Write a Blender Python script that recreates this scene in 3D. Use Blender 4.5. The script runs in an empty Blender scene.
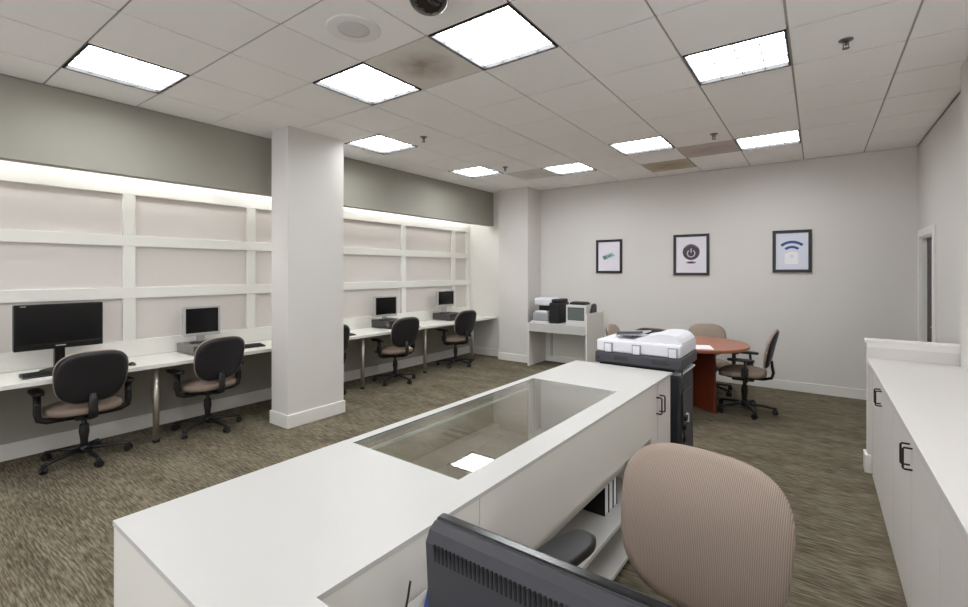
import bpy, bmesh, math, random
from mathutils import Vector, Matrix
random.seed(7)
PI = math.pi
SC = bpy.context.scene
COL = SC.collection

# ------------------------------------------------------------------ materials
def lin(c):
    c = c / 255.0
    return c / 12.92 if c <= 0.04045 else ((c + 0.055) / 1.055) ** 2.4

def rgb(r, g, b):
    return (lin(r), lin(g), lin(b), 1.0)

def new_mat(name):
    m = bpy.data.materials.new(name)
    m.use_nodes = True
    nt = m.node_tree
    return m, nt, nt.nodes['Principled BSDF']

def mat(name, col, rough=0.5, metal=0.0, spec=0.5, bump=0.0, bscale=200.0, var=0.0, vscale=6.0):
    m, nt, b = new_mat(name)
    b.inputs['Base Color'].default_value = col
    b.inputs['Roughness'].default_value = rough
    b.inputs['Metallic'].default_value = metal
    b.inputs['Specular IOR Level'].default_value = spec
    tc = nt.nodes.new('ShaderNodeTexCoord')
    if var > 0:
        n = nt.nodes.new('ShaderNodeTexNoise')
        n.inputs['Scale'].default_value = vscale
        n.inputs['Detail'].default_value = 4
        nt.links.new(tc.outputs['Object'], n.inputs['Vector'])
        mx = nt.nodes.new('ShaderNodeMixRGB')
        mx.inputs[1].default_value = tuple(c * (1 - var) for c in col[:3]) + (1,)
        mx.inputs[2].default_value = tuple(min(1, c * (1 + var)) for c in col[:3]) + (1,)
        nt.links.new(n.outputs['Fac'], mx.inputs[0])
        nt.links.new(mx.outputs[0], b.inputs['Base Color'])
    if bump > 0:
        n2 = nt.nodes.new('ShaderNodeTexNoise')
        n2.inputs['Scale'].default_value = bscale
        n2.inputs['Detail'].default_value = 3
        nt.links.new(tc.outputs['Object'], n2.inputs['Vector'])
        bp = nt.nodes.new('ShaderNodeBump')
        bp.inputs['Strength'].default_value = bump
        bp.inputs['Distance'].default_value = 0.002
        nt.links.new(n2.outputs['Fac'], bp.inputs['Height'])
        nt.links.new(bp.outputs['Normal'], b.inputs['Normal'])
    return m

def mat_emit(name, col, strength):
    m, nt, b = new_mat(name)
    b.inputs['Base Color'].default_value = col
    b.inputs['Emission Color'].default_value = col
    b.inputs['Emission Strength'].default_value = strength
    return m

def mat_carpet():
    m, nt, b = new_mat('carpet')
    b.inputs['Roughness'].default_value = 0.95
    b.inputs['Specular IOR Level'].default_value = 0.1
    tc = nt.nodes.new('ShaderNodeTexCoord')
    def noise(sx, sy, detail=2.0, off=0.0):
        mp = nt.nodes.new('ShaderNodeMapping')
        mp.inputs['Scale'].default_value = (sx, sy, 1)
        mp.inputs['Location'].default_value = (off, off * 1.7, 0)
        nt.links.new(tc.outputs['Object'], mp.inputs['Vector'])
        n = nt.nodes.new('ShaderNodeTexNoise')
        n.inputs['Scale'].default_value = 1.0
        n.inputs['Detail'].default_value = detail
        n.inputs['Roughness'].default_value = 0.6
        nt.links.new(mp.outputs[0], n.inputs['Vector'])
        return n.outputs['Fac']
    streak = noise(9.0, 105.0, 2.0)
    broad = noise(1.6, 5.0, 3.0, 3.1)
    grain = noise(260.0, 260.0, 1.0, 1.3)
    def math_(op, a, bb):
        n = nt.nodes.new('ShaderNodeMath'); n.operation = op
        for i, v in enumerate((a, bb)):
            if isinstance(v, (int, float)): n.inputs[i].default_value = v
            else: nt.links.new(v, n.inputs[i])
        return n.outputs[0]
    s = math_('ADD', math_('MULTIPLY', streak, 0.72), math_('MULTIPLY', broad, 0.28))
    s = math_('ADD', s, math_('MULTIPLY', math_('SUBTRACT', grain, 0.5), 0.16))
    cr = nt.nodes.new('ShaderNodeValToRGB')
    e = cr.color_ramp.elements
    e[0].position = 0.37; e[0].color = rgb(71, 64, 52)
    e[1].position = 0.64; e[1].color = rgb(136, 128, 110)
    mid = cr.color_ramp.elements.new(0.5); mid.color = rgb(104, 96, 81)
    nt.links.new(s, cr.inputs[0])
    nt.links.new(cr.outputs[0], b.inputs['Base Color'])
    bp = nt.nodes.new('ShaderNodeBump')
    bp.inputs['Strength'].default_value = 0.5
    bp.inputs['Distance'].default_value = 0.004
    nt.links.new(s, bp.inputs['Height'])
    nt.links.new(bp.outputs[0], b.inputs['Normal'])
    return m

def mat_fabric(name, col, col2):
    m, nt, b = new_mat(name)
    b.inputs['Roughness'].default_value = 0.9
    b.inputs['Specular IOR Level'].default_value = 0.15
    tc = nt.nodes.new('ShaderNodeTexCoord')
    w = nt.nodes.new('ShaderNodeTexWave')
    w.wave_type = 'BANDS'; w.bands_direction = 'X'
    w.inputs['Scale'].default_value = 62.0
    w.inputs['Distortion'].default_value = 0.6
    w.inputs['Detail'].default_value = 1.0
    nt.links.new(tc.outputs['Object'], w.inputs['Vector'])
    w2 = nt.nodes.new('ShaderNodeTexWave')
    w2.wave_type = 'BANDS'; w2.bands_direction = 'Z'
    w2.inputs['Scale'].default_value = 80.0
    w2.inputs['Distortion'].default_value = 1.0
    nt.links.new(tc.outputs['Object'], w2.inputs['Vector'])
    mu = nt.nodes.new('ShaderNodeMath'); mu.operation = 'MULTIPLY'
    nt.links.new(w.outputs['Fac'], mu.inputs[0]); nt.links.new(w2.outputs['Fac'], mu.inputs[1])
    mx = nt.nodes.new('ShaderNodeMixRGB')
    mx.inputs[1].default_value = col2; mx.inputs[2].default_value = col
    ad = nt.nodes.new('ShaderNodeMath'); ad.operation = 'MULTIPLY_ADD'
    nt.links.new(w.outputs['Fac'], ad.inputs[0]); ad.inputs[1].default_value = 0.5
    nt.links.new(mu.outputs[0], ad.inputs[2])
    nt.links.new(ad.outputs[0], mx.inputs[0])
    nt.links.new(mx.outputs[0], b.inputs['Base Color'])
    bp = nt.nodes.new('ShaderNodeBump')
    bp.inputs['Strength'].default_value = 0.35
    bp.inputs['Distance'].default_value = 0.0015
    nt.links.new(ad.outputs[0], bp.inputs['Height'])
    nt.links.new(bp.outputs[0], b.inputs['Normal'])
    return m

def mat_wood(name, c1, c2):
    m, nt, b = new_mat(name)
    b.inputs['Roughness'].default_value = 0.32
    tc = nt.nodes.new('ShaderNodeTexCoord')
    mp = nt.nodes.new('ShaderNodeMapping')
    mp.inputs['Scale'].default_value = (2.0, 14.0, 2.0)
    nt.links.new(tc.outputs['Object'], mp.inputs['Vector'])
    n = nt.nodes.new('ShaderNodeTexNoise')
    n.inputs['Scale'].default_value = 3.0; n.inputs['Detail'].default_value = 5
    nt.links.new(mp.outputs[0], n.inputs['Vector'])
    mx = nt.nodes.new('ShaderNodeMixRGB')
    mx.inputs[1].default_value = c1; mx.inputs[2].default_value = c2
    nt.links.new(n.outputs['Fac'], mx.inputs[0])
    nt.links.new(mx.outputs[0], b.inputs['Base Color'])
    return m

def mat_glass(name, tint):
    m, nt, b = new_mat(name)
    b.inputs['Base Color'].default_value = tint
    b.inputs['Roughness'].default_value = 0.0
    b.inputs['IOR'].default_value = 1.5
    b.inputs['Transmission Weight'].default_value = 1.0
    return m

def mat_stain(name, base, stain, scale):
    m, nt, b = new_mat(name)
    b.inputs['Roughness'].default_value = 0.95
    tc = nt.nodes.new('ShaderNodeTexCoord')
    n = nt.nodes.new('ShaderNodeTexNoise')
    n.inputs['Scale'].default_value = 7.0; n.inputs['Detail'].default_value = 5
    nt.links.new(tc.outputs['Object'], n.inputs['Vector'])
    g = nt.nodes.new('ShaderNodeTexGradient'); g.gradient_type = 'SPHERICAL'
    mp = nt.nodes.new('ShaderNodeMapping'); mp.inputs['Scale'].default_value = (scale, scale, 1)
    nt.links.new(tc.outputs['Object'], mp.inputs['Vector'])
    nt.links.new(mp.outputs[0], g.inputs['Vector'])
    mu = nt.nodes.new('ShaderNodeMath'); mu.operation = 'MULTIPLY'
    nt.links.new(n.outputs['Fac'], mu.inputs[0]); nt.links.new(g.outputs['Fac'], mu.inputs[1])
    cr = nt.nodes.new('ShaderNodeValToRGB')
    cr.color_ramp.elements[0].color = base; cr.color_ramp.elements[0].position = 0.05
    cr.color_ramp.elements[1].color = stain; cr.color_ramp.elements[1].position = 0.5
    nt.links.new(mu.outputs[0], cr.inputs[0])
    nt.links.new(cr.outputs[0], b.inputs['Base Color'])
    return m

M = dict(
    wall=mat('wall_paint', rgb(214, 210, 206), 0.75, bump=0.06, bscale=90, spec=0.3),
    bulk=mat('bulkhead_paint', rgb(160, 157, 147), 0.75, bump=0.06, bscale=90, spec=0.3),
    inset=mat('panel_inset_paint', rgb(208, 202, 197), 0.7, spec=0.3, bump=0.05, bscale=90),
    millwork=mat('cream_millwork', rgb(223, 221, 215), 0.5, spec=0.4),
    trim=mat('white_trim', rgb(226, 223, 218), 0.45),
    ceil=mat('ceiling_tile', rgb(247, 245, 243), 0.95, bump=0.25, bscale=160, var=0.03, vscale=120, spec=0.1),
    tbar=mat('tee_bar', rgb(168, 165, 159), 0.6),
    tline=mat('tile_joint', rgb(205, 201, 196), 0.8),
    carpet=mat_carpet(),
    lam=mat('white_laminate', rgb(194, 192, 189), 0.38, spec=0.4), toplam=mat('worktop_laminate', rgb(212, 208, 205), 0.38, spec=0.4), desklam=mat('desk_laminate', rgb(222, 220, 214), 0.38, spec=0.4),
    lamwall=mat('panel_laminate', rgb(222, 219, 213), 0.45, spec=0.35),
    cab=mat('cabinet_white', rgb(222, 216, 212), 0.45, spec=0.4),
    black=mat('black_plastic', rgb(22, 21, 23), 0.45),
    shell=mat('chair_shell', rgb(27, 25, 30), 0.42, bump=0.05, bscale=400),
    satin=mat('dark_frame', rgb(34, 33, 34), 0.4),
    beige=mat_fabric('beige_fabric', rgb(176, 160, 149), rgb(140, 124, 113)),
    seatfab_shaded=mat_fabric('seat_fabric_shaded', rgb(160, 143, 130), rgb(126, 111, 99)),  # backrest beige darkened, the seat's shading is put into its colour
    metal=mat('brushed_leg', rgb(190, 184, 172), 0.35, 0.85),
    bronze=mat('bronze_pull', rgb(58, 48, 38), 0.35, 0.7),
    screen=mat('screen_black', rgb(8, 8, 10), 0.18, spec=0.4),
    gloss=mat('gloss_black', rgb(14, 14, 16), 0.22),
    silver=mat('silver_bezel', rgb(176, 174, 172), 0.4, 0.2),
    pcgrey=mat('pc_grey', rgb(66, 64, 63), 0.5),
    pcmid=mat('pc_light_grey', rgb(112, 110, 106), 0.45),
    pcdark=mat('pc_dark', rgb(48, 47, 48), 0.45),
    pale=mat('pale_plastic', rgb(214, 212, 210), 0.45),
    monback=mat('monitor_back', rgb(46, 45, 51), 0.5, bump=0.04, bscale=600),
    monedge=mat('monitor_chamfer', rgb(96, 94, 102), 0.42),
    vent=mat('vent_slot', rgb(14, 14, 15), 0.8),
    copgrey=mat('copier_grey', rgb(66, 65, 73), 0.5),
    copwhite=mat('copier_white', rgb(222, 221, 228), 0.45),
    copdark=mat('copier_dark', rgb(38, 42, 46), 0.45),
    coptray=mat('copier_tray', rgb(150, 150, 155), 0.5),
    wood=mat_wood('cherry_top', rgb(148, 88, 64), rgb(162, 100, 74)),
    wood2=mat_wood('cherry_base', rgb(96, 40, 22), rgb(118, 54, 32)),
    glass=mat_glass('clear_glass', (0.995, 1.0, 0.995, 1)),
    gedge=mat('glass_edge', rgb(206, 216, 204), 0.2),
    paper=mat('white_paper', rgb(238, 237, 240), 0.7),
    mat_paper=mat('print_paper', rgb(226, 222, 232), 0.5),
    frame=mat('picture_frame_black', rgb(30, 27, 27), 0.4),
    blue=mat('blue_ink', rgb(52, 78, 140), 0.5),
    palblue=mat('pale_blue_ink', rgb(216, 219, 233), 0.5),
    mint=mat('mint_ink', rgb(150, 178, 172), 0.5),
    teal=mat('teal_ink', rgb(96, 128, 122), 0.5),
    purple=mat('dark_purple_ink', rgb(62, 48, 58), 0.3),
    lilac=mat('lilac_ink', rgb(188, 176, 192), 0.5),
    smoke=mat('smoke_ink', rgb(120, 112, 124), 0.6),
    navy=mat('blue_cover', rgb(24, 48, 108), 0.4),
    grille=mat('speaker_grille', rgb(214, 212, 210), 0.8),
    spk=mat('speaker_rim', rgb(236, 234, 232), 0.6),
    dome=mat('smoked_dome', rgb(34, 27, 22), 0.1, spec=0.7),
    chrome=mat('sprinkler_metal', rgb(120, 116, 112), 0.35, 0.8),
    louver=mat('silver_louver', rgb(205, 205, 206), 0.4), housing=mat('white_housing', rgb(236, 236, 236), 0.5),
    lframe=mat('light_frame', rgb(38, 37, 38), 0.5),
    diff=mat_emit('lamp_panel', (0.95, 0.985, 1.0, 1), 5.6),
    tube=mat_emit('lamp_tube', (0.98, 0.99, 1.0, 1), 7.0),
    stain1=mat_stain('tile_stain_brown', rgb(222, 217, 211), rgb(164, 150, 136), 3.4),
    stain2=mat_stain('tile_stain_tan', rgb(196, 186, 168), rgb(165, 150, 124), 2.0),
    stain3=mat_stain('tile_stain_grey', rgb(206, 197, 192), rgb(180, 168, 162), 2.0),
    stain4=mat_stain('tile_stain_faint', rgb(222, 218, 215), rgb(205, 200, 196), 2.0),
    opening_dark=mat('dark_opening', rgb(58, 50, 47), 0.5),
    crt=mat('grey_glass', rgb(104, 112, 110), 0.15),
    yellow=mat('dust_jacket', rgb(70, 58, 50), 0.6),
)

# ------------------------------------------------------------------ mesh helpers
class MB:
    def __init__(s):
        s.bm = bmesh.new(); s.mats = []
    def mi(s, m):
        if m not in s.mats: s.mats.append(m)
        return s.mats.index(m)
    def _fin(s, verts, m, mtx=None, smooth=False):
        if mtx is not None: bmesh.ops.transform(s.bm, matrix=mtx, verts=verts)
        i = s.mi(m)
        fs = set(f for v in verts for f in v.link_faces)
        for f in fs:
            f.material_index = i; f.smooth = smooth
    def box(s, x0, x1, y0, y1, z0, z1, m, bev=0.0, mtx=None, seg=2):
        t = bmesh.new()
        bmesh.ops.create_cube(t, size=1.0)
        for v in t.verts:
            v.co = Vector(((x0 + x1) / 2 + v.co.x * (x1 - x0), (y0 + y1) / 2 + v.co.y * (y1 - y0), (z0 + z1) / 2 + v.co.z * (z1 - z0)))
        if bev > 0:
            bmesh.ops.bevel(t, geom=list(t.edges), offset=bev, segments=seg, profile=0.5, affect='EDGES')
        s.merge(t, m, mtx, smooth=False)
        return s
    def merge(s, t, m, mtx=None, smooth=False):
        mp = {}
        i = s.mi(m)
        for v in t.verts:
            co = mtx @ v.co if mtx is not None else v.co
            mp[v] = s.bm.verts.new(co)
        for f in t.faces:
            try:
                nf = s.bm.faces.new([mp[v] for v in f.verts])
                nf.material_index = i; nf.smooth = smooth
            except ValueError:
                pass
        t.free()
    def cyl(s, c, r, h, m, n=20, r2=None, mtx=None, smooth=True, axis='Z'):
        t = bmesh.new()
        bmesh.ops.create_cone(t, cap_ends=True, segments=n, radius1=r, radius2=r if r2 is None else r2, depth=h)
        R = Matrix.Identity(4)
        if axis == 'X': R = Matrix.Rotation(PI / 2, 4, 'Y')
        if axis == 'Y': R = Matrix.Rotation(-PI / 2, 4, 'X')
        mm = Matrix.Translation(c) @ R
        if mtx is not None: mm = mtx @ mm
        k0 = len(s.bm.faces)
        s.merge(t, m, mm, smooth)
        s.bm.faces.ensure_lookup_table()
        for f in s.bm.faces[k0:]:
            if len(f.verts) > 4: f.smooth = False
        return s
    def tube(s, pts, r, m, n=10, closed_ends=True, flat=None):
        """swept tube along pts; r number or list; flat=(a,b) elliptical scale along side/up"""
        pts = [Vector(p) for p in pts]
        rs = r if isinstance(r, (list, tuple)) else [r] * len(pts)
        i = s.mi(m)
        rings = []
        prev = None
        for k, p in enumerate(pts):
            d = (pts[min(k + 1, len(pts) - 1)] - pts[max(k - 1, 0)]).normalized()
            if prev is None:
                up = Vector((0, 0, 1)) if abs(d.z) < 0.95 else Vector((0, 1, 0))
                a = d.cross(up).normalized()
            else:
                a = (prev - d * prev.dot(d)).normalized()
            prev = a
            bvec = a.cross(d).normalized()
            fa, fb = flat if flat else (1, 1)
            rings.append([s.bm.verts.new(p + a * math.cos(2 * PI * q / n) * rs[k] * fa + bvec * math.sin(2 * PI * q / n) * rs[k] * fb) for q in range(n)])
        for k in range(len(rings) - 1):
            for q in range(n):
                f = s.bm.faces.new((rings[k][q], rings[k][(q + 1) % n], rings[k + 1][(q + 1) % n], rings[k + 1][q]))
                f.material_index = i; f.smooth = True
        if closed_ends:
            for ring in (rings[0][::-1], rings[-1]):
                f = s.bm.faces.new(ring); f.material_index = i
        return s
    def lathe(s, prof, m, c=(0, 0, 0), n=28, mtx=None):
        i = s.mi(m); c = Vector(c); rings = []
        for (r, z) in prof:
            if r < 1e-6:
                rings.append([s.bm.verts.new(c + Vector((0, 0, z)))])
            else:
                rings.append([s.bm.verts.new(c + Vector((r * math.cos(2 * PI * q / n), r * math.sin(2 * PI * q / n), z))) for q in range(n)])
        for a, b in zip(rings[:-1], rings[1:]):
            for q in range(n):
                va = [a[q % len(a)], a[(q + 1) % n % len(a)]]
                vb = [b[(q + 1) % n % len(b)], b[q % len(b)]]
                vs = []
                for v in va + vb:
                    if v not in vs: vs.append(v)
                if len(vs) >= 3:
                    f = s.bm.faces.new(vs); f.material_index = i; f.smooth = True
        return s
    def prism(s, poly, z0, z1, m, mtx=None, smooth=False):
        """poly in XY extruded in Z"""
        t = bmesh.new()
        b = [t.verts.new((x, y, z0)) for x, y in poly]
        u = [t.verts.new((x, y, z1)) for x, y in poly]
        t.faces.new(b[::-1]); t.faces.new(u)
        n = len(poly)
        for k in range(n):
            t.faces.new((b[k], b[(k + 1) % n], u[(k + 1) % n], u[k]))
        bmesh.ops.recalc_face_normals(t, faces=t.faces)
        s.merge(t, m, mtx, smooth)
        return s
    def quad(s, pts, m):
        f = s.bm.faces.new([s.bm.verts.new(p) for p in pts]); f.material_index = s.mi(m)
        return s
    def build(s, name, parent=None, loc=None, normals=True, sharp=None):
        if normals: bmesh.ops.recalc_face_normals(s.bm, faces=s.bm.faces)
        me = bpy.data.meshes.new(name)
        s.bm.to_mesh(me); s.bm.free()
        for m in s.mats: me.materials.append(m)
        if sharp is not None:
            try: me.set_sharp_from_angle(angle=sharp)
            except Exception: pass
        o = bpy.data.objects.new(name, me)
        COL.objects.link(o)
        if parent is not None: o.parent = parent
        if loc is not None: o.location = loc
        return o

def thing(name, label, cat, loc=(0, 0, 0), rz=0.0, group=None):
    o = bpy.data.objects.new(name, None)
    o.empty_display_size = 0.1
    COL.objects.link(o)
    o.location = loc; o.rotation_euler = (0, 0, rz)
    return tag(o, label, cat, group)

def tag(o, label, cat, group=None):
    o['label'] = label; o['category'] = cat
    if group: o['group'] = group
    return o

def struct(o, label=None):
    o['kind'] = 'structure'
    if label: o['label'] = label
    return o

def copy_tree(root, label, loc, rz, group=None):
    r = root.copy(); COL.objects.link(r)
    r.location = loc; r.rotation_euler = (0, 0, rz); r['label'] = label
    if group: r['group'] = group
    for ch in list(root.children):
        c = ch.copy(); COL.objects.link(c); c.parent = r
        for g in list(ch.children):
            d = g.copy(); COL.objects.link(d); d.parent = c
    return r

# ------------------------------------------------------------------ room numbers
H = 1.58            # camera height
ZC = 3.05           # ceiling
T = 0.61
X0, Y0 = -0.7575, 2.733
XA = -5.50          # alcove back wall
XB = -4.92          # bulkhead face
YB = 7.36           # back wall
YR = 7.10           # alcove end wall
XR = 0.95           # wall on the cabinet side
YF = -3.0           # wall behind the camera
ZB = 2.43           # bulkhead underside

# floor
f = MB(); f.box(XA - 0.15, XR + 1.4, YF - 0.15, YB + 0.15, -0.1, 0, M['carpet'])
struct(f.build('floor'))

# lights by tile cell (i, j); the last few are added, unseen, for brightness
LIGHTS = [(-6, -3), (-4, -1), (-2, -1), (-6, 1), (0, 1), (-6, 4), (-4, 5), (-2, 4), (0, 5), (-2, -5), (-5, -6), (1, -2), (1, -6)]
STAINS = {(-3, -1): 'stain1', (-2, 6): 'stain2', (-1, 5): 'stain3', (-5, 5): 'stain4'}

def cell(i, j):
    return X0 + T * i, X0 + T * (i + 1), Y0 + T * j, Y0 + T * (j + 1)

c = MB()
for i in range(-9, 6):
    for j in range(-11, 9):
        x0, x1, y0, y1 = cell(i, j)
        x0 = max(x0, XA - 0.1); x1 = min(x1, XR + 0.1); y0 = max(y0, YF - 0.1); y1 = min(y1, YB + 0.1)
        if x1 <= x0 or y1 <= y0 or (i, j) in LIGHTS or (i, j) in STAINS: continue
        c.box(x0 + 0.007, x1 - 0.007, y0 + 0.007, y1 - 0.007, ZC, ZC + 0.02, M['ceil'])
struct(c.build('ceiling'))
# roof slab above the tiles closes the room
c = MB(); c.box(XA - 0.15, XR + 1.4, YF - 0.15, YB + 0.15, ZC + 0.22, ZC + 0.3, M['wall'])
struct(c.build('ceiling_slab'))
g = MB()
for i in range(-7, 4):
    x = X0 + T * i
    if XB < x < XR: g.box(x - 0.012, x + 0.012, YF, YB, ZC + 0.009, ZC + 0.0115, M['tbar'])
for j in range(-9, 8):
    y = Y0 + T * j
    if YF < y < YB: g.box(XB, XR, y - 0.012, y + 0.012, ZC + 0.009, ZC + 0.0112, M['tbar'])
g.box(XB, XB + 0.012, YF, YR, ZC, ZC + 0.002, M['tline']); g.box(-4.06, XR, YB - 0.012, YB, ZC, ZC + 0.002, M['tline']); g.box(XR - 0.012, XR, 4.7, YB, ZC, ZC + 0.002, M['tline'])
struct(g.build('trim_1'))

# walls
w = MB(); w.box(XA - 0.12, XA, YF, YB + 0.1, 0.76, ZC + 0.2, M['inset']); w.box(XA - 0.12, XA, YF, YB + 0.1, 0, 0.76, M['bulk']); struct(w.build('wall_left'))  # lower wall takes the darker bulkhead colour, painting in shade under the desk
w = MB()
w.box(XB - 0.12, XB, YF, YR, ZB, ZC + 0.2, M['bulk'])
struct(w.build('wall_left_bulkhead'))
w = MB(); w.box(XA, XB - 0.12, YF, YR, 2.72, 2.76, M['millwork']); struct(w.build('ceiling_alcove'))
w = MB(); w.box(XA, -4.62, YR, YB, 0, ZC + 0.2, M['millwork']); struct(w.build('wall_alcove_end'))
w = MB(); w.box(XA, XR + 0.12, YB, YB + 0.12, 0, ZC + 0.2, M['wall']); struct(w.build('wall_back'))
w = MB()
DY0, DY1, DZ = 6.42, 7.16, 1.97
w.box(XR, XR + 0.14, YF, DY0, 0, ZC + 0.2, M['wall'])
w.box(XR, XR + 0.14, DY1, YB, 0, ZC + 0.2, M['wall'])
w.box(XR, XR + 0.14, DY0, DY1, DZ, ZC + 0.2, M['wall'])
struct(w.build('wall_right'))
w = MB()
WX0, WX1, WZ0, WZ1 = -4.4, 0.75, 0.45, 2.7
w.box(XA, WX0, YF - 0.12, YF, 0, ZC + 0.2, M['wall']); w.box(WX1, XR + 0.12, YF - 0.12, YF, 0, ZC + 0.2, M['wall'])
w.box(WX0, WX1, YF - 0.12, YF, 0, WZ0, M['wall']); w.box(WX0, WX1, YF - 0.12, YF, WZ1, ZC + 0.2, M['wall'])
struct(w.build('wall_front'))
# window added in the unseen wall behind the camera to brighten the room
w = MB()
for k in range(5):
    x = WX0 + (WX1 - WX0) * k / 4
    w.box(max(x - 0.025, WX0), min(x + 0.025, WX1), YF - 0.09, YF - 0.03, WZ0, WZ1, M['trim'])
w.box(WX0, WX1, YF - 0.09, YF - 0.03, WZ0, WZ0 + 0.05, M['trim']); w.box(WX0, WX1, YF - 0.09, YF - 0.03, WZ1 - 0.05, WZ1, M['trim'])
win = struct(w.build('added_window_1'))
# passage outside the open doorway
w = MB()
w.box(XR + 0.14, XR + 1.3, DY1 + 0.1, DY1 + 0.2, 0, 2.6, M['wall'])
w.box(XR + 1.2, XR + 1.3, 5.6, DY1 + 0.1, 0, 2.6, M['wall'])
w.box(XR + 0.14, XR + 1.3, 5.5, 5.6, 0, 2.6, M['wall'])
w.box(XR + 0.14, XR + 1.3, 5.5, DY1 + 0.2, 2.6, 2.66, M['wall'])
struct(w.build('wall_passage'))
# pillar on the cabinet side wall
w = MB(); w.box(0.83, XR + 0.02, 3.6, 4.68, 0, ZC + 0.01, M['wall']); struct(w.build('wall_right_pillar'))

# free standing pillar
PX0, PX1, PY0, PY1 = -4.62, -4.315, 2.60, 3.27
w = MB(); w.box(PX0, PX1, PY0, PY1, 0, ZC + 0.005, M['wall']); struct(w.build('wall_pillar'))
w = MB(); w.box(PX0 - 0.016, PX1 + 0.016, PY0 - 0.016, PY1 + 0.016, 0, 0.135, M['trim'], 0.006); struct(w.build('baseboard_pillar'))
# corner pillar at the end of the alcove
QX0, QX1, QY0 = -4.66, -4.06, 6.90
w = MB(); w.box(QX0, QX1, QY0, YB, 0, ZC + 0.005, M['wall']); struct(w.build('wall_corner_pillar'))
w = MB(); w.box(QX0 - 0.014, QX1 + 0.014, QY0 - 0.014, YB, 0, 0.13, M['trim'], 0.005); struct(w.build('baseboard_corner_pillar'))
# baseboards
w = MB(); w.box(XA, XA + 0.016, YF, YR, 0, 0.14, M['trim'], 0.004); struct(w.build('baseboard_left'))
w = MB(); w.box(XA + 0.016, QX0 - 0.014, YR - 0.016, YR, 0, 0.14, M['trim'], 0.004); struct(w.build('baseboard_alcove'))
w = MB(); w.box(QX1 + 0.014, XR, YB - 0.016, YB, 0, 0.125, M['trim'], 0.004); struct(w.build('baseboard_back'))
w = MB(); w.box(XR - 0.016, XR, 4.9, DY0 - 0.09, 0, 0.125, M['trim'], 0.004); struct(w.build('baseboard_right'))

# door
d = MB()
d.box(XR - 0.018, XR, DY1, DY1 + 0.085, 0, DZ + 0.085, M['trim'], 0.004)
d.box(XR - 0.018, XR, DY0 - 0.085, DY0, 0, DZ + 0.085, M['trim'], 0.004)
d.box(XR - 0.018, XR, DY0, DY1, DZ, DZ + 0.085, M['trim'], 0.004)
d.box(XR, XR + 0.14, DY1 - 0.02, DY1, 0, DZ, M['trim'])
d.box(XR, XR + 0.14, DY0, DY0 + 0.02, 0, DZ, M['trim'])
d.box(XR, XR + 0.14, DY0 + 0.02, DY1 - 0.02, DZ - 0.02, DZ, M['trim'])
door = struct(d.build('door_1'))
d = MB(); d.box(XR + 0.05, XR + 0.09, DY0 + 0.022, DY1 - 0.022, 0.01, DZ - 0.022, M['opening_dark'], 0.003); d.build('dark_opening_leaf', door)  # dark leaf fills the opening, standing in for the dark room beyond
d = MB(); d.cyl((XR + 0.03, DY0 + 0.1, 1.0), 0.011, 0.042, M['metal'], 12, axis='X'); d.box(XR + 0.004, XR + 0.018, DY0 + 0.09, DY0 + 0.21, 0.99, 1.01, M['metal'], 0.005); d.build('door_handle', door)

# panelled wall grid in the alcove
w = MB()
e = XA + 0.032
for z0, z1 in ((2.335, 2.445), (1.83, 1.935), (1.318, 1.425), (0.741, 0.905)):
    w.box(XA, e, YF, YR, z0, z1, M['millwork'], 0.003)
for yc in (-2.08, -0.86, 0.38, 1.625, 2.825, 4.08, 5.325, 6.60, 7.04):
    zs = ((1.935, 2.335), (1.425, 1.83), (0.905, 1.318))
    for a, b in zs: w.box(XA, e - 0.001, yc - 0.052, yc + 0.052, a, b, M['millwork'], 0.003)
w.box(XA, XA + 0.012, YF, YR, 2.445, 2.72, M['millwork'])
struct(w.build('trim_2'))
# alcove strip lamps, hidden from here by the bulkhead
for k, (a, b) in enumerate(((-2.4, -0.9), (-0.7, 0.9), (1.0, 2.5), (2.6, 4.1), (4.2, 5.7), (5.8, 7.0))):
    t = thing('strip_lamp', 'white fluorescent strip lamp under the alcove ceiling behind the bulkhead', 'lamp', (XB - 0.37, a, 2.66), group='alcove strip lamps')
    m = MB(); m.box(-0.05, 0.05, 0, b - a, 0.02, 0.06, M['housing'], 0.004); m.build('lamp_housing', t)
    m = MB(); m.cyl((0, (b - a) / 2, 0.003), 0.014, b - a - 0.06, M['tube'], 12, axis='Y'); m.build('lamp_tube', t)

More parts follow.
